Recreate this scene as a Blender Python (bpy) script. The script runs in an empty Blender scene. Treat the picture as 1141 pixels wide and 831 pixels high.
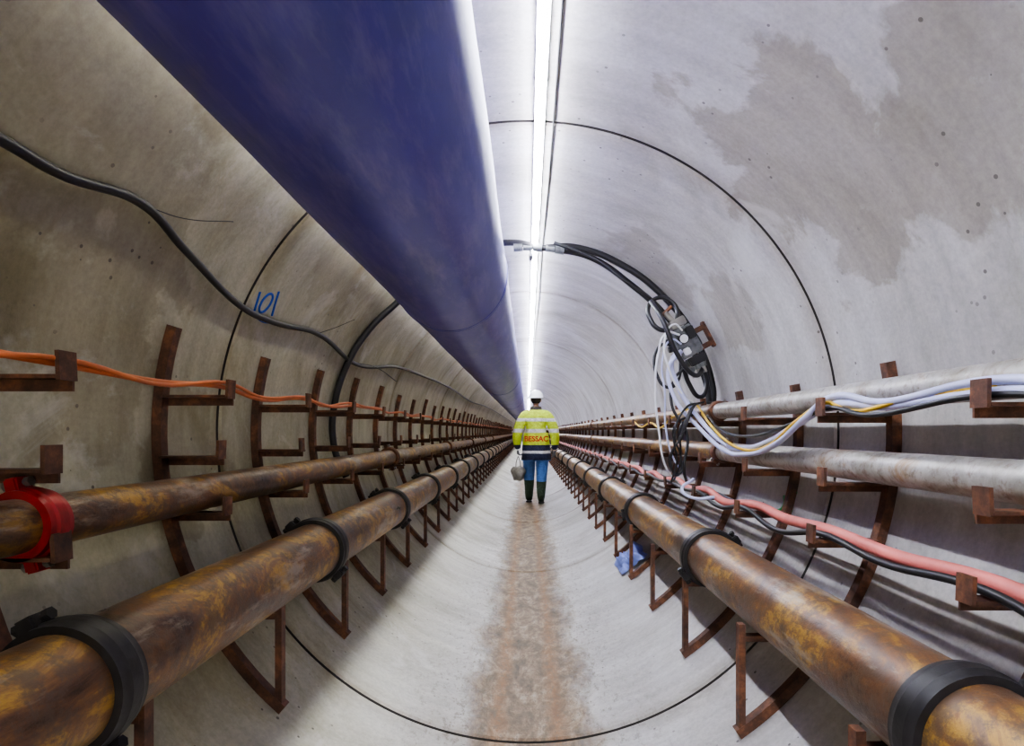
import bpy, math, random
from mathutils import Vector, Matrix, noise as mnoise
random.seed(7)
R=1.2; CZ=1.2
Y0,Y1=-7.0,62.0
JOINT0,PITCH=2.23,2.69
sc=bpy.context.scene
col=sc.collection
cos,sin,pi=math.cos,math.sin,math.pi
def rad(a): return a*pi/180

# ------------------------------------------------------------------ node helper
class NT:
    def __init__(s,name):
        s.m=bpy.data.materials.new(name); s.m.use_nodes=True
        s.t=s.m.node_tree; s.n=s.t.nodes; s.l=s.t.links
        s.b=s.n['Principled BSDF']
        s.tc=s.n.new('ShaderNodeTexCoord')
        s.P=s.tc.outputs['Object']
    def put(s,sock,v):
        if isinstance(v,bpy.types.NodeSocket): s.l.new(v,sock)
        elif isinstance(v,(tuple,list)):
            v=tuple(v)
            if sock.type=='RGBA' and len(v)==3: v=v+(1,)
            sock.default_value=v
        else: sock.default_value=v
    def math(s,op,a,b=0.0,clamp=False):
        n=s.n.new('ShaderNodeMath'); n.operation=op; n.use_clamp=clamp
        s.put(n.inputs[0],a); s.put(n.inputs[1],b); return n.outputs[0]
    def vmath(s,op,a,b=(0,0,0)):
        n=s.n.new('ShaderNodeVectorMath'); n.operation=op
        s.put(n.inputs[0],a); s.put(n.inputs[1],b)
        return n.outputs['Value'] if op in('DISTANCE','LENGTH','DOT_PRODUCT') else n.outputs[0]
    def noise(s,c,scale,detail=4,rough=.55,dist=0):
        n=s.n.new('ShaderNodeTexNoise'); s.put(n.inputs['Vector'],c)
        n.inputs['Scale'].default_value=scale; n.inputs['Detail'].default_value=detail
        n.inputs['Roughness'].default_value=rough; n.inputs['Distortion'].default_value=dist
        return n.outputs['Fac']
    def voro(s,c,scale):
        n=s.n.new('ShaderNodeTexVoronoi'); s.put(n.inputs['Vector'],c); n.inputs['Scale'].default_value=scale
        return n.outputs['Distance']
    def ramp(s,f,stops,const=False):
        n=s.n.new('ShaderNodeValToRGB'); s.put(n.inputs[0],f)
        cr=n.color_ramp
        if const: cr.interpolation='CONSTANT'
        while len(cr.elements)<len(stops): cr.elements.new(.5)
        for e,(p,c) in zip(cr.elements,stops):
            e.position=p
        for e,(p,c) in zip(cr.elements,stops):
            if not isinstance(c,(tuple,list)): c=(c,c,c)
            e.color=tuple(c)+(1,)
        return n.outputs['Color']
    def mix(s,f,a,b,mode='MIX'):
        n=s.n.new('ShaderNodeMix'); n.data_type='RGBA'; n.blend_type=mode
        s.put(n.inputs[0],f); s.put(n.inputs[6],a); s.put(n.inputs[7],b); return n.outputs[2]
    def sep(s,c):
        n=s.n.new('ShaderNodeSeparateXYZ'); s.put(n.inputs[0],c); return n.outputs
    def bump(s,h,strength=.3,dist=.01):
        n=s.n.new('ShaderNodeBump'); s.put(n.inputs['Height'],h)
        n.inputs['Strength'].default_value=strength; n.inputs['Distance'].default_value=dist
        s.l.new(n.outputs[0],s.b.inputs['Normal'])
    def out(s,color=None,rough=None,metal=None,spec=None):
        if color is not None: s.put(s.b.inputs['Base Color'],color)
        if rough is not None: s.put(s.b.inputs['Roughness'],rough)
        if metal is not None: s.put(s.b.inputs['Metallic'],metal)
        if spec is not None: s.put(s.b.inputs['Specular IOR Level'],spec)
        return s.m

def simple(name,c,rough=.5,metal=0,var=.25,scale=12,bump=0):
    t=NT(name); f=t.noise(t.P,scale,5)
    a=tuple(x*(1-var) for x in c); b=tuple(min(1,x*(1+var)) for x in c)
    cc=t.ramp(f,[(.3,a),(.7,b)])
    if bump: t.bump(f,bump,.01)
    return t.out(cc,rough,metal)

def concrete():
    t=NT('tunnel_concrete'); P=t.P
    x,y,z=t.sep(P)
    st=t.noise(t.vmath('MULTIPLY',P,(1.2,14,1.2)),1.0,6,.6)
    bl=t.noise(P,1.3,8,.62,.6)
    fi=t.noise(P,60,4,.7)
    base=t.ramp(bl,[(.28,(.35,.335,.30)),(.42,(.47,.455,.43)),(.55,(.56,.55,.535)),(.74,(.66,.655,.645))])
    base=t.mix(1.0,base,t.ramp(st,[(.3,.85),(.7,1.08)]),'MULTIPLY')
    base=t.mix(.7,base,t.ramp(fi,[(.3,.78),(.7,1.1)]),'MULTIPLY')
    # grime gathering beside the ring joints
    jd=t.math('ABSOLUTE',t.math('SUBTRACT',t.math('FRACT',t.math('ADD',t.math('DIVIDE',t.math('SUBTRACT',y,JOINT0),PITCH),20.5)),.5))
    jn=t.noise(P,5,6,.65)
    jm=t.ramp(t.math('ADD',jd,t.math('MULTIPLY',t.math('SUBTRACT',jn,.5),.07)),[(.0,.6),(.035,.0)])
    base=t.mix(jm,base,t.mix(1.0,base,(.66,.60,.52),'MULTIPLY'))
    # left side's dimmer olive light painted into the colour, plus patchy water stains
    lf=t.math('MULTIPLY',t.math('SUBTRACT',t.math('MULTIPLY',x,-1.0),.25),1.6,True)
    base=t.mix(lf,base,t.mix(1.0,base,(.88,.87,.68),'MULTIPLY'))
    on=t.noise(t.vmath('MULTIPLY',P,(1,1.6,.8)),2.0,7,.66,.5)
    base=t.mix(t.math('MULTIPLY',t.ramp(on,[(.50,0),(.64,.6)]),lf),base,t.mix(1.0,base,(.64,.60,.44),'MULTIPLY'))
    # damp patches
    wn=t.noise(P,3.2,6,.6,.3)
    wet=None
    for (d,a,r,k) in [(1.75,44,.40,.6),(1.25,36,.32,.55),(1.0,60,.3,.35),(2.9,30,.25,.45),(3.3,52,.3,.4),(1.55,165,.35,.5),(3.0,140,.4,.4),(1.2,140,.5,.4),(5.9,60,.5,.3),(2.0,185,.25,.5)]:
        c=(R*cos(rad(a)),d,CZ+R*sin(rad(a)))
        dd=t.math('DIVIDE',t.vmath('DISTANCE',P,c),r)
        dd=t.math('ADD',dd,t.math('MULTIPLY',t.math('SUBTRACT',wn,.5),3.0))
        m=t.math('MULTIPLY',t.math('SUBTRACT',1.0,dd),7.0,True)
        m=t.math('MULTIPLY',m,k)
        wet=m if wet is None else t.math('MAXIMUM',wet,m)
    base=t.mix(wet,base,t.mix(1.0,base,(.50,.44,.34),'MULTIPLY'))
    ln=t.noise(P,2.3,7,.65,1.0)
    base=t.mix(t.ramp(ln,[(.58,0),(.68,.4)]),base,(.70,.70,.68))
    v=t.voro(P,17); pn=t.noise(P,2.0,2)
    pit=t.math('MULTIPLY',t.math('LESS_THAN',v,.095),t.ramp(pn,[(.42,0),(.58,.8)]))
    base=t.mix(pit,base,(.09,.08,.07))
    # invert: mud and rust track
    low=t.math('LESS_THAN',z,.35)
    en=t.noise(t.vmath('MULTIPLY',P,(1.0,.45,1.0)),6,8,.72)
    en2=t.noise(t.vmath('MULTIPLY',P,(1.0,.3,1.0)),2.2,4,.6)
    ax=t.math('ADD',t.math('ABSOLUTE',x),t.math('MULTIPLY',t.math('SUBTRACT',en,.5),.34))
    ax=t.math('ADD',ax,t.math('MULTIPLY',t.math('SUBTRACT',en2,.5),.16))
    band=t.math('MULTIPLY',t.ramp(ax,[(.17,1),(.22,.7),(.29,0)]),low)
    mud=t.ramp(t.noise(t.vmath('MULTIPLY',P,(1,.5,1)),12,10,.78,.4),[(.34,(.050,.034,.022)),(.45,(.14,.092,.052)),(.54,(.245,.17,.10)),(.64,(.40,.33,.245))])
    base=t.mix(t.math('MULTIPLY',band,.93),base,mud)
    e2=t.math('ABSOLUTE',t.math('SUBTRACT',t.math('ABSOLUTE',t.math('ADD',x,t.math('MULTIPLY',t.math('SUBTRACT',en,.5),.10))),.12))
    edge=t.math('MULTIPLY',t.ramp(e2,[(.0,.9),(.05,0)]),low)
    base=t.mix(t.math('MULTIPLY',edge,t.noise(P,20,5,.7)),base,(.31,.135,.035))
    grn=t.noise(t.vmath('MULTIPLY',P,(1,.5,1)),38,6,.8)
    spl=t.math('MULTIPLY',t.ramp(t.math('ABSOLUTE',x),[(.20,1),(.62,0)]),low)
    base=t.mix(t.math('MULTIPLY',t.ramp(grn,[(.53,0),(.61,.8)]),spl),base,(.15,.12,.085))
    h=t.math('ADD',t.math('MULTIPLY',fi,.35),t.math('MULTIPLY',st,.6))
    h=t.math('ADD',h,t.math('MULTIPLY',t.math('MULTIPLY',band,en),1.5))
    h=t.math('SUBTRACT',h,pit)
    t.bump(h,.25,.012)
    rg=t.math('SUBTRACT',.58,t.math('MULTIPLY',wet,.4))
    return t.out(base,rg,0,.4)

def rust_pipe(name,heavy=1.0):
    t=NT(name); P=t.P
    c=t.vmath('MULTIPLY',P,(1,.5,1))
    a=t.noise(c,6,9,.70,.8); b=t.noise(P,22,7,.75); g=t.noise(c,3.2,7,.7,.5)
    base=t.ramp(a,[(.34,(.040,.024,.016)),(.44,(.145,.072,.036)),(.51,(.24,.12,.045)),(.57,(.46,.27,.055)),(.63,(.25,.15,.08)),(.72,(.13,.088,.06))])
    base=t.mix(t.ramp(b,[(.46,.0),(.58,.8)]),base,(.12,.08,.055))
    base=t.mix(t.ramp(g,[(.53,0),(.62,.75)]),base,t.mix(1.0,base,(.32,.29,.28),'MULTIPLY'))
    d=t.noise(t.vmath('MULTIPLY',P,(1,.25,1)),9,7,.7)
    base=t.mix(t.ramp(d,[(.55,0),(.65,.65)]),base,(.42,.36,.28))
    t.bump(b,.35,.006)
    return t.out(base,t.ramp(a,[(.3,.26),(.7,.52)]),.2)

def steel_rust(name):
    t=NT(name); a=t.noise(t.P,14,6,.7); 
    base=t.ramp(a,[(.3,(.04,.024,.019)),(.5,(.12,.056,.034)),(.66,(.27,.115,.055))])
    t.bump(a,.3,.005)
    return t.out(base,.65,.1)

def galv(name):
    t=NT(name); a=t.noise(t.P,5,8,.7,.5); b=t.noise(t.P,30,6,.75)
    base=t.ramp(a,[(.34,(.25,.23,.18)),(.5,(.40,.385,.345)),(.58,(.50,.49,.46)),(.68,(.34,.23,.13))])
    base=t.mix(t.ramp(b,[(.50,0),(.64,.75)]),base,(.17,.12,.08))
    t.bump(b,.2,.004)
    return t.out(base,.42,.25)

def duct_mat():
    t=NT('blue_pvc_duct'); a=t.noise(t.vmath('MULTIPLY',t.P,(1,.35,1)),4,7,.62,.4); b=t.noise(t.vmath('MULTIPLY',t.P,(1,.2,1)),16,5,.7)
    base=t.ramp(a,[(.3,(.034,.034,.27)),(.55,(.062,.056,.34)),(.75,(.13,.115,.41))])
    base=t.mix(t.ramp(b,[(.48,0),(.72,.5)]),base,(.24,.215,.42))
    t.bump(a,.12,.02)
    return t.out(base,.40,0,.8)

M={}
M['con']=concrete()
M['joint']=simple('joint_rubber',(.06,.055,.05),.9)
M['rustpipe']=rust_pipe('rusty_pipe_steel')
M['rust']=steel_rust('rusty_bracket_steel')
M['galv']=galv('galvanised_pipe')
M['duct']=duct_mat()
M['black']=simple('black_rubber',(.018,.018,.021),.42)
M['collar']=simple('coupling_black',(.020,.019,.020),.5,0,.5,20,.3)
M['red']=simple('coupling_red',(.30,.010,.012),.45,0,.4,20,.2)
M['zinc']=simple('zinc_bolt',(.30,.29,.27),.4,.6)
M['orange']=simple('orange_cable',(.60,.16,.05),.5)
M['pink']=simple('pink_hose',(.72,.20,.17),.55,0,.2,8)
M['lilac']=simple('lilac_hose',(.55,.58,.82),.4,0,.12,8)
M['white']=simple('white_plastic',(.75,.76,.78),.4,0,.08)
M['yellow']=simple('yellow_cable',(.76,.50,.04),.5)
M['bluepaint']=simple('blue_marker_paint',(.02,.09,.48),.6)
M['greenpaint']=simple('green_marker_paint',(.05,.36,.12),.6)
M['grey']=simple('machine_grey',(.16,.17,.175),.45,.3,.5,25)
M['rag']=simple('blue_cloth',(.22,.28,.62),.85,0,.3,10)
def emis(name,c,s):
    t=NT(name); t.out((.9,.9,.9),.5)
    t.b.inputs['Emission Color'].default_value=c+(1,)
    t.b.inputs['Emission Strength'].default_value=s
    return t.m
M['led']=emis('led_emitter',(.885,.90,1.0),88)
M['ledw']=emis('led_emitter_warm',(1.0,.96,.78),32)

# ------------------------------------------------------------------ mesh builder
class MB:
    def __init__(s): s.v=[];s.f=[];s.mi=[];s.sm=[];s.mats=[]
    def mat(s,m):
        if m not in s.mats: s.mats.append(m)
        return s.mats.index(m)
    def add(s,vs,fs,m,smooth=False,xf=None):
        o=len(s.v); k=s.mat(m)
        for p in vs:
            p=Vector(p)
            s.v.append(tuple(xf@p) if xf else tuple(p))
        for f in fs:
            s.f.append(tuple(i+o for i in f)); s.mi.append(k); s.sm.append(smooth)
    def box(s,c,size,m,rot=None,bev=0):
        hx,hy,hz=[q/2 for q in size]
        b=min(bev,hx*.9,hy*.9,hz*.9)
        X=Matrix.Translation(c)@(rot.to_4x4() if rot else Matrix.Identity(4))
        if b<=0:
            vs=[(a*hx,bb*hy,cc*hz) for a in(-1,1) for bb in(-1,1) for cc in(-1,1)]
            fs=[(0,1,3,2),(4,6,7,5),(0,4,5,1),(2,3,7,6),(0,2,6,4),(1,5,7,3)]
            s.add(vs,fs,m,False,X); return
        import bmesh
        bm=bmesh.new(); bmesh.ops.create_cube(bm,size=1)
        for v in bm.verts: v.co=Vector((v.co.x*size[0],v.co.y*size[1],v.co.z*size[2]))
        bmesh.ops.bevel(bm,geom=bm.edges[:],offset=b,segments=2,affect='EDGES')
        bm.verts.index_update()
        s.add([v.co.copy() for v in bm.verts],[tuple(v.index for v in f.verts) for f in bm.faces],m,False,X); bm.free()
    def cyl(s,p0,p1,r,m,seg=16,r1=None,caps=True):
        p0=Vector(p0);p1=Vector(p1);d=p1-p0;r1=r if r1 is None else r1
        q=d.to_track_quat('Z','Y').to_matrix()
        vs=[]
        for (p,rr) in((p0,r),(p1,r1)):
            for i in range(seg):
                a=2*pi*i/seg; vs.append(p+q@Vector((rr*cos(a),rr*sin(a),0)))
        s.add(vs,[(i,(i+1)%seg,seg+(i+1)%seg,seg+i) for i in range(seg)],m,True)
        if caps:
            s.add(vs,[tuple(range(seg))[::-1],tuple(range(seg,2*seg))],m,False)
    def rev(s,prof,m,c=(0,0,0),axis='Y',seg=40,smooth=True,close=False,a0=0,a1=2*pi):
        full=abs(a1-a0-2*pi)<1e-6
        n=seg if full else seg+1
        vs=[];np_=len(prof)
        for (t,r) in prof:
            for i in range(n):
                a=a0+(a1-a0)*i/seg
                if axis=='Y': p=(r*cos(a),t,r*sin(a))
                else: p=(r*cos(a),r*sin(a),t)
                vs.append((p[0]+c[0],p[1]+c[1],p[2]+c[2]))
        fs=[]
        rows=np_ if close else np_-1
        for j in range(rows):
            j2=(j+1)%np_
            for i in range(seg):
                i2=(i+1)%n if full else i+1
                fs.append((j*n+i,j*n+i2,j2*n+i2,j2*n+i))
        s.add(vs,fs,m,smooth)
    def obj(s,name,parent=None,sharp=None):
        me=bpy.data.meshes.new(name); me.from_pydata(s.v,[],s.f)
        for m in s.mats: me.materials.append(m)
        me.polygons.foreach_set('material_index',s.mi)
        me.polygons.foreach_set('use_smooth',s.sm)
        me.update()
        import bmesh
        bm=bmesh.new(); bm.from_mesh(me); bmesh.ops.recalc_face_normals(bm,faces=bm.faces[:]); bm.to_mesh(me); bm.free()
        if sharp: me.set_sharp_from_angle(angle=rad(sharp))
        o=bpy.data.objects.new(name,me); col.objects.link(o)
        if parent: o.parent=parent
        return o
def empty(name,loc=(0,0,0)):
    e=bpy.data.objects.new(name,None); e.location=loc; e.empty_display_size=.2; col.objects.link(e); return e
def tube(name,pts,r,m,parent=None,radii=None,cyclic=False,res=10):
    cu=bpy.data.curves.new(name,'CURVE'); cu.dimensions='3D'; cu.bevel_depth=r; cu.bevel_resolution=4; cu.resolution_u=res
    cu.use_fill_caps=True
    sp=cu.splines.new('BEZIER'); sp.bezier_points.add(len(pts)-1)
    for i,(b,p) in enumerate(zip(sp.bezier_points,pts)):
        b.co=p; b.handle_left_type=b.handle_right_type='AUTO'
        if radii: b.radius=radii[i]
    sp.use_cyclic_u=cyclic
    cu.materials.append(m)
    o=bpy.data.objects.new(name,cu); col.objects.link(o)
    if parent: o.parent=parent
    return o
def W(d,a,rho): return (rho*cos(rad(a)),d,CZ+rho*sin(rad(a)))
def S(x,z,d): return (x,d,CZ+z)

# ------------------------------------------------------------------ bore lining
prof=[(Y0,R,0)]
k=-3
while JOINT0+PITCH*k<Y1-1:
    yj=JOINT0+PITCH*k
    if yj>Y0+.1:
        prof+=[(yj-.020,R,0),(yj-.0095,R+.007,0),(yj-.008,R+.026,1),(yj+.008,R+.026,0),(yj+.0095,R+.007,0),(yj+.020,R,0)]
    k+=1
prof.append((Y1,R,0))
def arc(name,a0,a1):
    n=max(8,int((a1-a0)/1.5))
    mb=MB(); ic=mb.mat(M['con']); ij=mb.mat(M['joint'])
    for (y,r,_) in prof:
        for i in range(n+1):
            a=rad(a0+(a1-a0)*i/n); mb.v.append((r*cos(a),y,CZ+r*sin(a)))
    for j in range(len(prof)-1):
        mi=ij if (prof[j][1]>R+.006 and prof[j+1][1]>R+.006) else ic
        for i in range(n):
            b=j*(n+1)+i
            mb.f.append((b,b+1,b+n+2,b+n+1)); mb.mi.append(mi); mb.sm.append(True)
    return mb.obj(name,sharp=20)
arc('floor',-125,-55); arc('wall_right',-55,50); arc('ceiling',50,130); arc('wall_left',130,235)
for nm,y in(('wall_end',Y1),('wall_back',Y0)):
    mb=MB(); n=64
    mb.add([(R*1.01*cos(2*pi*i/n),y,CZ+R*1.01*sin(2*pi*i/n)) for i in range(n)],[tuple(range(n))],M['con'])
    mb.obj(nm)

# ------------------------------------------------------------------ LED strips
def ledstrip(a,rho,w,h,m,roty=0):
    e=empty('led_light_strip')
    cx,cz=rho*cos(rad(a)),CZ+rho*sin(rad(a))
    q=Matrix.Rotation(rad(90-a),3,'Y')
    n=Vector((cos(rad(a)),0,sin(rad(a))))
    mb=MB(); y=Y0+.2
    while y<Y1-.5:
        L=min(1.0,Y1-.3-y)
        mb.box((cx,y+L/2,cz),(w,L,h),m,q); y+=1.0
    mb.obj('emitter_tape',e)
    mb=MB(); c=Vector((cx,(Y0+Y1)/2,cz))+n*(h/2+.004)
    mb.box(c,(w+.004,Y1-Y0-.4,.006),M['white'],q)
    y=.6
    while y<Y1-1:
        c=Vector((cx,y,cz))+n*(h/2+.011)
        mb.box(c,(.045,.03,.010),M['grey'],q); y+=1.345
    mb.obj('strip_channel',e)
ledstrip(87.8,1.166,.034,.014,M['led'])
ledstrip(130.5,1.176,.016,.008,M['ledw'])
tube('ceiling_wire',[W(Y0+.1,85.4,1.192)]+[W(y,85.5+random.uniform(-.3,.3),1.194) for y in [i*1.3 for i in range(-4,20)]]+[W(Y1-.2,85.4,1.19)],.0030,M['black'])

# ------------------------------------------------------------------ fill light added behind the viewpoint, out of view, with invented housing
fl=empty('added_fill_light')
mb=MB()
fx,fy,fz=-.12,-3.6,1.02
mb.box((fx,fy-.05,fz),(.34,.07,.26),M['grey'],None,.012)
for s in(-1,0,1):
    mb.cyl((fx,fy-.06,fz-.12),(fx+s*.28,fy-.06-.22*(1 if s==0 else -.5),(.07 if s else .01)),.012,M['grey'],10)
mb.obj('added_fill_housing_and_tripod',fl)
L=bpy.data.lights.new('added_fill_panel','AREA'); L.shape='RECTANGLE'; L.size=.30; L.size_y=.22; L.energy=26; L.color=(1.0,.93,.80)
lo=bpy.data.objects.new('added_fill_panel',L); col.objects.link(lo); lo.parent=fl; lo.location=(fx,fy-.005,fz); lo.rotation_euler=(rad(92),0,rad(5))

# ------------------------------------------------------------------ ventilation duct
duct=empty('ventilation_duct')
dr=.288; dcx,dcz=.885*cos(rad(116.2)),CZ+.885*sin(rad(116.2))
mb=MB()
pr=[]; y=Y0+.05
while y<Y1-.1:
    ph=(y-2.9)/1.25; pr.append((y,dr+.004*sin(ph*pi)**2*-1)); y+=.3125
mb.rev(pr,M['duct'],(dcx,0,dcz),seg=96)
mb.obj('duct_skin',duct)
mb=MB(); y=2.9-10
while y<Y1-1:
    if y>Y0+.2:
        mb.rev([(y-.03,dr-.002),(y-.026,dr+.0025),(y-.004,dr+.004),(y,dr+.001),(y+.004,dr+.004),(y+.026,dr+.0025),(y+.03,dr-.002)],M['duct'],(dcx,0,dcz),seg=96)
    y+=5.0
mb.obj('duct_joint_bands',duct,sharp=30)
mb=MB(); y=.4
while y<Y1-1:
    for da in (-9,9):
        aa=rad(116.2+da)
        mb.cyl((dcx+dr*cos(aa),y,dcz+dr*sin(aa)),(1.195*cos(rad(116.2+da*.5)),y,CZ+1.195*sin(rad(116.2+da*.5))),.004,M['zinc'],8)
    y+=PITCH
mb.obj('duct_hangers',duct)

# ------------------------------------------------------------------ pipes
def coupling(mb,x,z,y,r,m,w=.075,t=.028,lug=None,bolt=M['zinc']):
    h=w/2
    mb.rev([(-h,r*.98),(-h,r+t*.75),(-h*.55,r+t*.8),(-h*.4,r+t),(h*.4,r+t),(h*.55,r+t*.8),(h,r+t*.75),(h,r*.98)],m,(x,y,z),seg=48,smooth=True)
    if lug is not None:
        for s in(0,pi):
            a=lug+s; rv=Vector((cos(a),0,sin(a))); c=Vector((x,y,z))+rv*(r+t*1.1)
            q=Matrix.Rotation(-a,3,'Y')
            k=r*.12+.012
            mb.box(c,(t*1.8,w*.7,k*1.5),m,q,.004)
            tv=Vector((-sin(a),0,cos(a)))
            o=rv*t*.3
            mb.cyl(c-tv*k*1.5+o,c+tv*k*1.5+o,.006+r*.02,bolt,8)
            for sg in(-1,1):
                mb.cyl(c+tv*k*1.0*sg+o,c+tv*k*1.5*sg+o,.009+r*.03,bolt,6)
def pipe(name,x,z,r,segs,coups,cm=M['collar'],w=.075,t=.028,lug0=1.2):
    e=empty(name); mb=MB()
    for (ya,yb,m) in segs:
        n=max(2,int((yb-ya)/1.0)); 
        mb.rev([(ya,r*.9),(ya,r)]+[(ya+(yb-ya)*i/n,r) for i in range(1,n)]+[(yb,r),(yb,r*.9)],m,(x,0,CZ+z),seg=56)
    mb.obj('pipe_run',e,sharp=40)
    mb=MB()
    for i,y in enumerate(coups):
        c=cm
        if isinstance(y,tuple): y,c=y
        coupling(mb,x,CZ+z,y,r,c,w,t,lug0+random.uniform(-.35,.35),M['collar'] if cm is M['collar'] else M['zinc'])
    mb.obj('pipe_couplings',e,sharp=35)
    return e
PL=(-.845,-.470,.108); PR=(.790,-.545,.108)
PLm=(-1.035,-.192,.056); PA=(1.045,.113,.043); PB=(1.050,-.107,.048)
def every(a,s,n=40): return [a+s*i for i in range(-4,n) if Y0+.3<a+s*i<45]
pipe('rusty_discharge_pipe',PL[0],PL[1],PL[2],[(Y0+.05,Y1-.1,M['rustpipe'])],every(1.06,1.23),lug0=2.3,w=.07,t=.020)
pipe('rusty_discharge_pipe.001',PR[0],PR[1],PR[2],[(Y0+.05,Y1-.1,M['rustpipe'])],every(1.03,1.46),lug0=.5,w=.07,t=.020)
pipe('rusty_water_pipe',PLm[0],PLm[1],PLm[2],[(Y0+.05,Y1-.1,M['rustpipe'])],[-4.3,(1.19,M['red']),4.3,7.3,10.3,13.3,16.3],cm=M['rust'],w=.06,t=.022,lug0=-1.1)
pipe('galvanised_pipe',PA[0],PA[1],PA[2],[(Y0+.05,3.15,M['galv']),(3.15,Y1-.1,M['rustpipe'])],[-2.8,3.15,9.1,15.1],cm=M['rust'],w=.07,t=.014,lug0=.8)
pipe('galvanised_pipe.001',PB[0],PB[1],PB[2],[(Y0+.05,3.10,M['galv']),(3.10,Y1-.1,M['rustpipe'])],[-2.9,3.10,9.1,15.1],cm=M['rust'],w=.07,t=.014,lug0=.8)

# ------------------------------------------------------------------ support racks
BS=.655
def curved_bar(mb,y,a0,a1,r0,r1,w,m,n=22):
    vs=[];fs=[]
    for i in range(n+1):
        a=rad(a0+(a1-a0)*i/n)
        for (rr,yy) in((r0,y-w/2),(r1,y-w/2),(r1,y+w/2),(r0,y+w/2)):
            vs.append((rr*cos(a),yy,CZ+rr*sin(a)))
    for i in range(n):
        b=4*i
        for j in range(4): fs.append((b+j,b+(j+1)%4,b+4+(j+1)%4,b+4+j))
    fs+=[(0,1,2,3),(4*n+3,4*n+2,4*n+1,4*n)]
    mb.add(vs,fs,m)
def rack(name,side):
    mb=MB(); m=M['rust']
    i=-10
    while True:
        y=(1.20 if side>0 else 1.19)+BS*i
        i+=1
        if y<Y0+.2: continue
        if y>42: break
        j=lambda s: random.uniform(-s,s)
        if side>0:
            top=10.5+j(.6); lo=55.2; px=.688; pipe_=PR; shelves=[(.062,.945),(-.162,.95),(-.345,.915)]
        else:
            top=16.5+j(1.5); lo=48.6; px=.795; pipe_=PL; shelves=[(.118,.955),(-.075,.985),(-.255,.965)]
        a0,a1=(-lo,top)
        if side<0: a0,a1=180-top,180+lo
        curved_bar(mb,y,a0,a1,1.168,1.1985,.034,m,26)
        for k,(sz,lx) in enumerate(shelves):
            sz2=sz
            wx=math.sqrt(1.17**2-sz2**2)
            mb.box((side*(lx+wx)/2,y-.005,CZ+sz2-.005),(wx-lx,.050,.008),m)
            mb.box((side*(lx+wx)/2,y+.018,CZ+sz2-.018),(wx-lx,.006,.030),m)
            mb.box((side*(lx-.003),y-.005,CZ+sz2+.018),(.009,.046,.060),m,Matrix.Rotation(j(.06),3,'Y'))
        sz=pipe_[1]-pipe_[2]-.0105
        zb=-math.sqrt(1.18**2-px**2)
        wx=math.sqrt(1.175**2-sz**2)
        mb.box((side*(px+wx)/2,y,CZ+sz),(wx-px,.032,.018),m)
        topz=sz+.045
        mb.box((side*px,y,CZ+(topz+zb)/2),(.021,.030,topz-zb),m)
    return mb.obj(name)
rack('pipe_support_rack',-1); rack('pipe_support_rack.001',1)

# ------------------------------------------------------------------ cables on left
tube('black_power_cable',[W(Y0+.2,150,1.185),W(-2,149,1.185),W(.3,152,1.185),W(1.14,151,1.182),W(1.27,151.1,1.182),W(1.51,149.4,1.182),W(1.75,152,1.184),W(2.18,156.4,1.184),W(2.45,156.7,1.184),W(2.92,155,1.184),W(3.7,158.5,1.184),W(4.65,153.7,1.184),W(5.68,152,1.184),W(7.55,150.5,1.184),W(10.5,152,1.184),W(13.7,149,1.184),W(23,148,1.184),W(40,149,1.184)],.0125,M['black'])
tw=empty('wire_tie')
tube('tie_a',[W(1.53,149.4,1.18),W(1.66,148.2,1.17),W(1.85,144.5,1.165)],.0015,M['black'],tw)
tube('tie_b',[W(2.92,155,1.18),W(3.0,152,1.15),W(3.12,147,1.12)],.0015,M['black'],tw)
tube('tie_c',[W(3.7,158,1.18),W(4.0,157,1.16),W(4.7,159,1.15)],.003,M['black'],tw)
oc=empty('orange_cable_bundle')
for q in range(2):
    pts=[];i=-10
    while True:
        y=1.19+BS*i/1.0
        if y>40: break
        if y>Y0+.2:
            pts.append(S(-.985+random.uniform(-.012,.02)+q*.008,.141+q*.006+random.uniform(0,.012),y))
            pts.append(S(-.985+random.uniform(-.02,.02),.132+random.uniform(-.012,.022),y+BS/2))
        i+=1
    tube('strand_%d'%(q+1),pts,.0075 if q<1 else .006,M['orange'],oc,res=6)
# ring hoses crossing overhead
rh=empty('overhead_hose_loop')
tube('hose_a',[W(3.44,194,1.12),W(3.44,188,1.15),W(3.44,183,1.165),W(3.44,175,1.17),W(3.5,160,1.175),W(3.58,147,1.175),W(3.66,135,1.17),W(3.6,120,1.178),W(3.55,105,1.176),W(3.5,94,1.155),W(3.5,86,1.125),W(3.5,76,1.16),W(3.5,60,1.168),W(3.5,45,1.168),W(3.5,30,1.168),W(3.5,14,1.16),W(3.46,6,1.12)],.020,M['black'],rh)
tube('hose_b',[W(3.5,82,1.125),W(3.55,70,1.145),W(3.56,55,1.115),W(3.55,42,1.112),W(3.5,28,1.118),W(3.45,16,1.11),W(3.4,9,1.09)],.018,M['black'],rh)
tube('hose_c',[W(3.4,82,1.13),W(3.38,68,1.09),W(3.36,57,1.05),W(3.36,47,1.06),W(3.38,38,1.06),W(3.4,30,1.02)],.010,M['black'],rh)
mb=MB()
for a in(93,90,87,83,80):
    p=Vector(W(3.5,a+1.4,1.125)); q=Vector(W(3.5,a-1.4,1.125)); mb.cyl(p,q,.026 if a in(93,87,80) else .021,M['grey'],12)
mb.cyl(W(3.5,89,1.12),W(3.5,89,1.07),.009,M['grey'],10)
mb.cyl(W(3.46,89,1.07),W(3.56,89,1.07),.012,M['grey'],10)
mb.obj('hose_fittings',rh)

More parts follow.
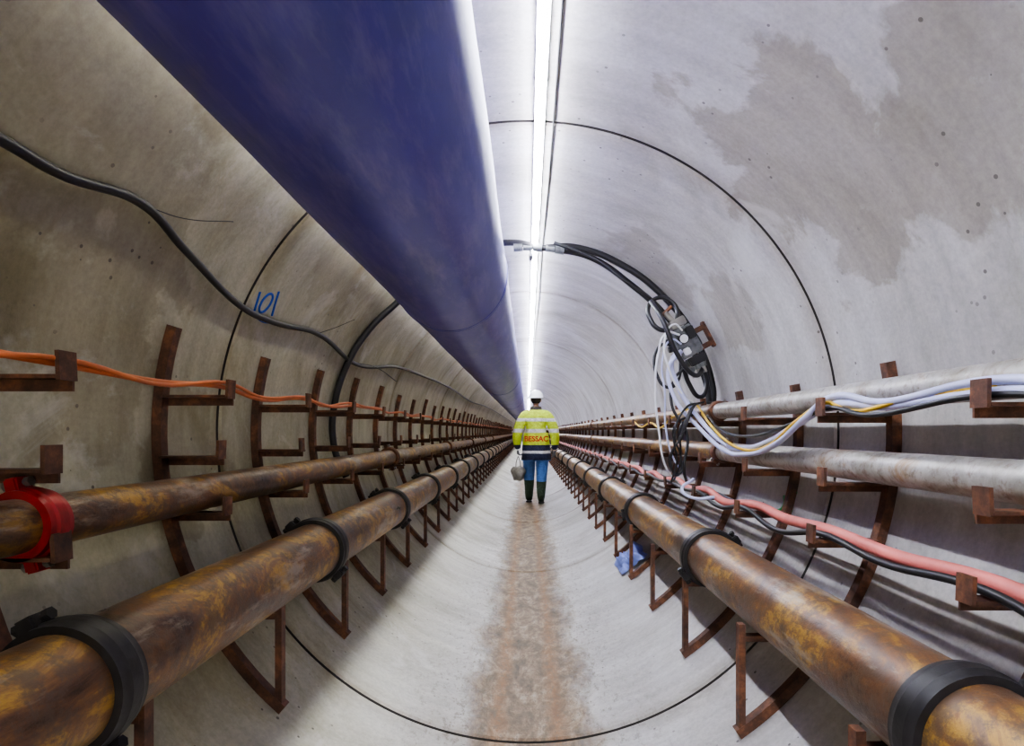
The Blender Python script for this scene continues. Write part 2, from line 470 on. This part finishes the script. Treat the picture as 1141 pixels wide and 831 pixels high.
# ------------------------------------------------------------------ valve station on right wall
vs_=empty('grout_valve_station')
mb=MB()
bx,bz,by=.880,CZ+.500,3.22
RT=Matrix.Rotation(rad(-28),3,'Y')
def bl(o,size,m,bev=.005):
    c=Vector((bx,by,bz))+RT@Vector(o); mb.box(c,size,m,RT,bev)
def bc_(o0,o1,r,m,seg=12):
    mb.cyl(Vector((bx,by,bz))+RT@Vector(o0),Vector((bx,by,bz))+RT@Vector(o1),r,m,seg)
bl((0,0,0),(.13,.10,.17),M['grey'],.008)
bl((.01,0,.115),(.09,.08,.05),M['zinc'])
bl((.01,0,-.115),(.10,.08,.05),M['black'])
bl((.11,.05,.03),(.10,.03,.03),M['rust']); bl((.11,.05,-.07),(.10,.03,.03),M['rust']); bl((.155,.05,-.02),(.012,.06,.16),M['rust'])
bl((.035,-.065,.035),(.045,.03,.07),M['black']); bl((-.03,-.062,-.05),(.035,.03,.04),M['white'])
for k2 in range(3):
    bc_((-.04+.035*k2,-.02,-.13),(-.05+.035*k2,-.02,-.20),.011,M['zinc']); bc_((-.04+.035*k2,-.02,-.14),(-.045+.035*k2,-.02,-.165),.017,M['grey'],6)
for k2 in range(3):
    bc_((-.05,-.02,-.05+.045*k2),(-.11,-.02,-.04+.045*k2),.010,M['zinc']); bc_((-.085,-.02,-.045+.045*k2),(-.105,-.02,-.04+.045*k2),.017,M['black'],8)
bc_((-.02,-.05,.02),(-.02,-.085,.02),.028,M['black'],20); bc_((-.02,-.085,.02),(-.02,-.088,.02),.023,M['white'],20)
bc_((0,0,.13),(-.02,0,.20),.016,M['zinc']); bc_((-.05,0,.19),(.03,0,.215),.010,M['rust'])
mb.obj('valve_block',vs_,sharp=35)
def loop(name,cx_,cz_,d,rx,rz,r,m,tilt=.04,n=10,turns=1,start=0):
    pts=[]
    for i in range(int(n*turns)+1):
        a=start+2*pi*i/n
        pts.append((cx_+rx*cos(a)*(1+.05*sin(3*a)),d+tilt*sin(a)+.012*i/n,CZ+cz_+rz*sin(a)))
    return tube(name,pts,r,m,vs_)
loop('hose_coil_a',.78,.68,3.30,.085,.105,.012,M['black'],.05,10,2.0,1)
loop('hose_coil_c',.80,.38,3.28,.075,.13,.009,M['black'],.04,10,1.3,.5)
tube('hose_swag',[S(.70,.74,3.26),S(.73,.60,3.10),S(.80,.42,3.08),S(.90,.31,3.12),S(.98,.36,3.22),S(1.0,.5,3.32),S(.95,.62,3.38)],.013,M['black'],vs_)
tube('lead_a',[S(.88,.37,3.25),S(.92,.27,3.27),S(.99,.20,3.3),S(1.04,.26,3.34),S(1.03,.40,3.38)],.013,M['black'],vs_)
tube('lead_c',[S(.88,.36,3.2),S(.82,.3,3.2),S(.79,.15,3.15),S(.86,-.02,3.1),S(.83,-.20,3.05),S(.86,-.28,3.1)],.008,M['black'],vs_)
for q in range(6):
    o=random.uniform(-.03,.03)
    tube('tangle_%d'%(q+1),[S(.95,.16,3.1+q*.02),S(.85+o,.12,3.02),S(.79+o,-.02,3.0),S(.76-o,-.16,3.02),S(.79+o,-.24+o,3.05),S(.82,-.12+o,3.08),S(.80+o,.02,3.05),S(.90,.10,3.1)],.005,M['black'],vs_)
tube('white_lead_a',[S(.83,.53,3.14),S(.76,.54,3.14),S(.715,.42,3.15),S(.70,.22,3.15),S(.72,.0,3.15),S(.76,-.2,3.15),S(.85,-.30,3.2)],.006,M['white'],vs_)
tube('white_lead_b',[S(.84,.48,3.14),S(.78,.50,3.12),S(.735,.40,3.13),S(.745,.20,3.12),S(.75,.02,3.12),S(.79,-.15,3.1),S(.88,-.27,3.1)],.005,M['lilac'],vs_)
tube('white_lead_c',[S(.84,.55,3.12),S(.79,.58,3.10),S(.74,.50,3.1),S(.76,.33,3.08),S(.83,.20,3.08),S(.90,.15,3.1)],.005,M['white'],vs_)
tube('white_lead_d',[S(.88,-.25,3.05),S(.80,-.30,2.98),S(.84,-.335,2.9),S(.93,-.325,2.86)],.008,M['lilac'],vs_)
# lilac hoses: valve station to the shelf and on towards the camera
lh=empty('lilac_hose_bundle')
def shelfrun(x,z,amp): 
    pts=[]
    for i in range(0,-12,-1):
        y=1.20+BS*(i)
        if y<Y0+.3: break
        pts.append(S(x+random.uniform(-.006,.006),z+random.uniform(0,.004),y)); pts.append(S(x+random.uniform(-.012,.008),z-amp+random.uniform(-.01,.01),y-BS/2))
    return pts
tube('hose_1',[S(.84,.44,3.14),S(.79,.40,3.13),S(.81,.25,3.1),S(.91,.06,3.02),S(.965,-.05,2.85),S(.975,-.075,2.62),S(.965,-.04,2.3),S(.955,.03,2.02),S(.970,.082,1.855),S(.970,.070,1.55)]+shelfrun(.970,.080,.01),.0125,M['lilac'],lh)
tube('hose_2',[S(.83,.42,3.13),S(.765,.36,3.1),S(.785,.18,3.07),S(.89,.02,2.98),S(.95,-.085,2.8),S(.955,-.10,2.55),S(.945,-.05,2.2),S(.945,.05,1.95),S(.966,.106,1.855),S(.962,.080,1.55)]+shelfrun(.975,.104,.03),.0105,M['lilac'],lh)
tube('black_lead',[S(.98,.08,3.1),S(.96,.02,2.9),S(.95,-.02,2.5),S(.95,.04,2.0),S(.958,.075,1.855),S(.93,.045,1.55)]+shelfrun(.956,.075,.035),.007,M['black'],lh)
tube('yellow_lead',[S(.97,.16,3.3),S(.955,.08,3.1),S(.945,.04,2.98),S(.95,-.03,2.8),S(.955,-.08,2.5),S(.95,-.05,2.25),S(.94,.04,2.0),S(.962,.092,1.86),S(.955,.06,1.7),S(.965,.09,1.4),S(.975,.095,1.2)],.0065,M['yellow'],lh)
tube('yellow_lead_far',[S(.955,.10,5.2),S(.95,.04,4.8),S(.95,.07,4.45),S(.95,.03,4.1),S(.95,.09,3.8),S(.96,.14,3.4)],.0065,M['yellow'],lh)
# pink hose + black cable on third shelf
ph=empty('pink_fabric_hose')
def shelf3(x,z,amp,xa,far):
    pts=[]; i=-12
    while True:
        y=1.20+BS*i; i+=1
        if y<Y0+.3: continue
        if y>far: break
        pts.append(S(x+random.uniform(-xa,xa),z+random.uniform(0,.003),y)); pts.append(S(x+random.uniform(-xa,xa),z-amp*random.uniform(.2,1.3),y+BS/2))
    return pts
tube('pink_hose_run',shelf3(.985,-.322,.022,.012,30),.0195,M['pink'],ph,res=8)
bc=empty('black_shelf_cable')
tube('cable_run',shelf3(.945,-.332,.035,.006,30),.0105,M['black'],bc,res=8)
tube('cable_run_b',shelf3(1.03,-.336,.01,.006,30),.009,M['black'],bc,res=8)

# ------------------------------------------------------------------ paint marks
pm=empty('painted_ring_number')
tube('digit_1',[W(2.303,156.1,1.1995),W(2.292,154.2,1.1995),W(2.280,152.4,1.1995)],.0055,M['bluepaint'],pm)
tube('digit_0',[W(2.36+.035*cos(a),153.8+2.0*sin(a)-.5*cos(a),1.1995) for a in [i*pi/4 for i in range(8)]],.0055,M['bluepaint'],pm,cyclic=True)
tube('digit_1b',[W(2.45,155.6,1.1995),W(2.43,153.0,1.1995),W(2.41,150.6,1.1995)],.0055,M['bluepaint'],pm)
tube('digit_dash',[W(2.33,157.1,1.1995),W(2.40,157.5,1.1995),W(2.47,157.1,1.1995)],.003,M['bluepaint'],pm)
gm=empty('green_paint_mark')
tube('stroke_a',[W(2.50,-12.5,1.1995),W(2.52,-15,1.1995),W(2.50,-17,1.1995)],.009,M['greenpaint'],gm)
tube('stroke_b',[W(2.60,-14,1.1995),W(2.58,-16,1.1995),W(2.66,-18,1.1995)],.008,M['greenpaint'],gm)

# ------------------------------------------------------------------ blue rag on the wall foot
def rag(name,d,a,w,h,m,amp=.03,seed=0):
    mb=MB(); n=26; vs=[]
    for i in range(n+1):
        for j in range(n+1):
            u=i/n-.5; v=j/n-.5
            q=Vector((u*4+seed,v*4,seed))
            hh=amp*(mnoise.noise(q)+.6*abs(mnoise.noise(q*2.3))+.5)
            e=1-.35*mnoise.noise(Vector((u*2,v*2,seed+5)))
            edge=min(1,min(.5-abs(u),.5-abs(v))*6)
            vs.append(W(d+v*h*e,a+u*w*e,R-.004-max(0,hh)*(.3+.7*edge)))
    mb.add(vs,[(i*(n+1)+j,(i+1)*(n+1)+j,(i+1)*(n+1)+j+1,i*(n+1)+j+1) for i in range(n) for j in range(n)],m,True)
    return mb.obj(name)
rag('blue_cloth_rag',4.14,-51,11,.36,M['rag'],.08,3)

# ------------------------------------------------------------------ worker
def bandmat():
    t=NT('workwear'); x,y,z=t.sep(t.P)
    zn=t.math('ADD',z,t.math('MULTIPLY',t.math('SUBTRACT',t.noise(t.P,4,2),.5),.015))
    c=t.ramp(t.math('DIVIDE',zn,2.0),[(0,(.022,.045,.022)),(.185,(.06,.17,.44)),(.36,(.012,.018,.06)),(.415,(.75,.77,.79)),(.440,(.012,.018,.06)),(.485,(.70,.88,.05)),(.588,(.78,.80,.82)),(.618,(.70,.88,.05)),(.682,(.78,.80,.82)),(.708,(.70,.88,.05)),(.778,(.010,.014,.045)),(.80,(.35,.2,.14))],True)
    f=t.noise(t.P,14,5,.6,1.0)
    c=t.mix(.8,c,t.ramp(f,[(.3,.65),(.7,1.12)]),'MULTIPLY')
    t.bump(f,.8,.04)
    return t.out(c,.65)
WW=bandmat()
M['skin']=simple('skin',(.50,.29,.20),.5,0,.08)
M['hair']=simple('dark_hair',(.03,.02,.015),.7)
M['glove']=simple('work_glove',(.10,.10,.11),.8)
M['helmet']=simple('helmet_shell',(.88,.89,.89),.25,0,.04)
M['redtxt']=simple('red_print',(.55,.015,.01),.6)
M['bag']=simple('canvas_bag',(.22,.21,.18),.85,0,.3,15,.3)
def skinobj(name,nodes,edges,root,m,parent,sub=2,loc=(0,0,0)):
    keys=list(nodes); me=bpy.data.meshes.new(name)
    me.from_pydata([nodes[k][0] for k in keys],[(keys.index(a),keys.index(b)) for a,b in edges],[])
    o=bpy.data.objects.new(name,me); col.objects.link(o); o.parent=parent; o.location=loc
    md=o.modifiers.new('skin','SKIN'); md.use_smooth_shade=True
    for i,k in enumerate(keys):
        r=nodes[k][1]; r=(r,r) if not isinstance(r,tuple) else r
        sv=me.skin_vertices[0].data[i]; sv.radius=r; sv.use_root=(k==root)
    s=o.modifiers.new('sub','SUBSURF'); s.levels=sub; s.render_levels=sub
    me.materials.append(m)
    return o
wk=empty('construction_worker',(.14,9.62,.006))
N={
'pel':((0,0,.95),(.185,.15)),'sp':((0,-.005,1.12),(.185,.155)),'ch':((0,-.005,1.31),(.215,.17)),'up':((0,.01,1.44),(.175,.145)),'nk':((0,.03,1.56),.07),'nk2':((0,.045,1.66),.06),
'shL':((-.20,.0,1.45),.115),'uaL':((-.27,-.02,1.31),.10),'elL':((-.32,-.035,1.15),.09),'faL':((-.32,.02,1.02),.075),'wrL':((-.305,.07,.90),.05),
'shR':((.20,.0,1.45),.115),'uaR':((.27,-.02,1.31),.10),'elR':((.315,-.05,1.15),.09),'faR':((.32,-.02,1.02),.075),'wrR':((.305,.02,.89),.05),
'hiL':((-.105,.02,.85),.14),'thL':((-.115,.10,.68),.12),'knL':((-.115,.17,.49),.098),'caL':((-.115,.17,.32),.092),'anL':((-.115,.19,.11),.066),'heL':((-.115,.17,.060),.056),'baL':((-.12,.28,.050),.054),'toL':((-.125,.36,.045),.042),
'hiR':((.105,-.01,.85),.14),'thR':((.10,-.02,.68),.12),'knR':((.09,-.05,.49),.098),'caR':((.085,-.14,.33),.092),'anR':((.08,-.22,.145),.066),'heR':((.08,-.245,.09),.056),'baR':((.085,-.14,.056),.052),'toR':((.09,-.07,.046),.042)}
E=[('pel','sp'),('sp','ch'),('ch','up'),('up','nk'),('nk','nk2')]
for s in 'LR':
    E+=[('up','sh'+s),('sh'+s,'ua'+s),('ua'+s,'el'+s),('el'+s,'fa'+s),('fa'+s,'wr'+s),('pel','hi'+s),('hi'+s,'th'+s),('th'+s,'kn'+s),('kn'+s,'ca'+s),('ca'+s,'an'+s),('an'+s,'he'+s),('an'+s,'ba'+s),('ba'+s,'to'+s)]
skinobj('body',N,E,'pel',WW,wk)
mb=MB(); n=40; rows=[(1.18,.205,.165),(1.05,.222,.18),(.92,.235,.195),(.80,.243,.205),(.715,.247,.21),(.712,.235,.20),(.80,.23,.195)]
vs=[]
for (z,a,b) in rows:
    for i in range(n):
        t=2*pi*i/n; w=1+.03*sin(5*t+z*9)*(1.2-z)*2
        vs.append((a*w*cos(t),b*w*sin(t)+.01,z))
mb.add(vs,[(j*n+i,j*n+(i+1)%n,(j+1)*n+(i+1)%n,(j+1)*n+i) for j in range(len(rows)-1) for i in range(n)],WW,True)
mb.obj('jacket_skirt',wk)
mb=MB(); mb.rev([(1.52,.115),(1.56,.098),(1.615,.088),(1.612,.078),(1.55,.08)],M['joint'],(0,.03,0),axis='Z',seg=24); mb.obj('jacket_collar',wk)
mb=MB()
for (x,y,z,a) in((-.12,.265,.012,0),(.085,-.155,.03,.12)):
    mb.box((x,y,z),(.105,.30,.024),M['black'],Matrix.Rotation(-a,3,'X'),.008)
mb.obj('boot_soles',wk)
def ell(mb,c,r,m,seg=24,rings=16,fn=None):
    vs=[];
    for j in range(rings+1):
        ph_=-pi/2+pi*j/rings
        for i in range(seg):
            t=2*pi*i/seg; p=Vector((cos(ph_)*cos(t),cos(ph_)*sin(t),sin(ph_)))
            if fn: p=fn(p)
            vs.append((c[0]+r[0]*p.x,c[1]+r[1]*p.y,c[2]+r[2]*p.z))
    mb.add(vs,[(j*seg+i,j*seg+(i+1)%seg,(j+1)*seg+(i+1)%seg,(j+1)*seg+i) for j in range(rings) for i in range(seg)],m,True)
mb=MB()
def hf(p):
    q=p.copy()
    if q.z<0: q.x*=1-.28*(-q.z); q.y=q.y*(1-.1*(-q.z))+.10*(-q.z)
    return q
ell(mb,(0,.06,1.735),(.077,.097,.118),M['skin'],fn=hf)
ell(mb,(0,.163,1.715),(.014,.022,.024),M['skin'],12,8)
for s in(-1,1):
    ell(mb,(s*.03,.143,1.74),(.013,.009,.009),M['white'],10,8); ell(mb,(s*.03,.150,1.74),(.006,.005,.006),M['hair'],8,6)
    ell(mb,(s*.081,.055,1.725),(.010,.022,.033),M['skin'],12,8)
ell(mb,(0,.147,1.672),(.026,.010,.007),M['red'],12,6)
mb.obj('head',wk)
mb=MB(); ell(mb,(0,.04,1.75),(.083,.092,.108),M['hair'],fn=lambda p: Vector((p.x,min(p.y,.45),max(p.z,-.75)))); mb.obj('hair',wk)
mb=MB()
vs=[];seg=32
prof_=[(0,.178),(.004,.180),(.008,.150),(.05,.140),(.085,.122),(.115,.088),(.132,.045),(.137,.001)]
for (h_,r_) in [( .004,.135)]+prof_:
    for i in range(seg):
        t=2*pi*i/seg; f=1
        if r_>.15 : f=1+.16*max(0,sin(t))
        ridge=.006 if abs(cos(t))<.25 and .03<h_<.13 else 0
        vs.append((r_*.87*f*cos(t),.05+r_*f*sin(t)*.98,1.755+h_*1.06+ridge))
mb.add(vs,[(j*seg+i,j*seg+(i+1)%seg,(j+1)*seg+(i+1)%seg,(j+1)*seg+i) for j in range(len(prof_)) for i in range(seg)],M['helmet'],True)
mb.obj('safety_helmet',wk)
def hand(name,wr,side,curl):
    H={'w':((0,0,0),.026),'p':((0,.003,-.045),(.020,.038)),'k':((0,.004,-.08),(.016,.038))}
    Ed=[('w','p'),('p','k')]
    o=skinobj(name+'_palm',H,Ed,'w',M['glove'],wk,2,wr)
    for i,(yy,L) in enumerate(((.032,.070),(.011,.078),(-.010,.072),(-.030,.058))):
        c=curl
        pts=[Vector((0,yy*.8,-.070))]; ang=c*.5
        for s_ in(.45,.32,.23):
            ang+=c
            pts.append(pts[-1]+Vector((-side*sin(ang)*L*s_*1.3,(yy)*.04,-cos(ang)*L*s_*1.3)))
        nodes={str(j):(tuple(p),.0105-.0012*j) for j,p in enumerate(pts)}
        skinobj('%s_finger_%d'%(name,i+1),nodes,[(str(j),str(j+1)) for j in range(3)],'0',M['glove'],wk,2,wr)
    nodes={'0':((0,.018,-.030),.012),'1':((-side*.012,.045,-.050),.0115),'2':((-side*.022,.055,-.075),.0105),'3':((-side*.030,.054,-.095),.009)}
    skinobj(name+'_thumb',nodes,[('0','1'),('1','2'),('2','3')],'0',M['glove'],wk,2,wr)
hand('left_hand',(-.305,.075,.89),-1,.75)
hand('right_hand',(.305,.025,.88),1,.35)
tx=bpy.data.curves.new('back_print','FONT'); tx.body='BESSAC'; tx.size=.118; tx.extrude=.002; tx.align_x='CENTER'; tx.align_y='CENTER'; tx.offset=.003
tx.materials.append(M['redtxt'])
to=bpy.data.objects.new('back_print',tx); col.objects.link(to); to.parent=wk; to.location=(0,-.20,1.075); to.rotation_euler=(rad(90),0,0)
bg=empty('canvas_tool_bag',(.14-.30,9.70,.50)); mb=MB()
def bf(p):
    return Vector((p.x*(1+.15*sin(p.z*4)),p.y,max(-.8,min(.75,p.z))*(1+.06*sin(6*p.x))))
ell(mb,(0,0,0),(.12,.16,.15),M['bag'],24,16,bf); mb.obj('bag_body',bg)
for s in(-1,1): tube('handle_%d'%(1 if s<0 else 2),[(s*.04,-.07,.09),(s*.03,-.04,.20),(0,-.005,.288),(s*.03,.04,.20),(s*.04,.07,.09)],.008,M['bag'],bg)

# ------------------------------------------------------------------ world, camera
w=bpy.data.worlds.new('world'); sc.world=w; w.use_nodes=True
w.node_tree.nodes['Background'].inputs[0].default_value=(.02,.02,.022,1); w.node_tree.nodes['Background'].inputs[1].default_value=1
cam=bpy.data.cameras.new('camera'); cam.sensor_width=36; cam.lens=36*640/1141
cam.shift_x=-17.5/1141; cam.shift_y=65.5/1141; cam.clip_start=.02
co=bpy.data.objects.new('camera',cam); co.location=(0,0,CZ); co.rotation_euler=(rad(90),0,0); col.objects.link(co); sc.camera=co
sc.view_settings.view_transform='AgX'
sc.view_settings.look='AgX - Medium High Contrast'
sc.view_settings.exposure=0.42
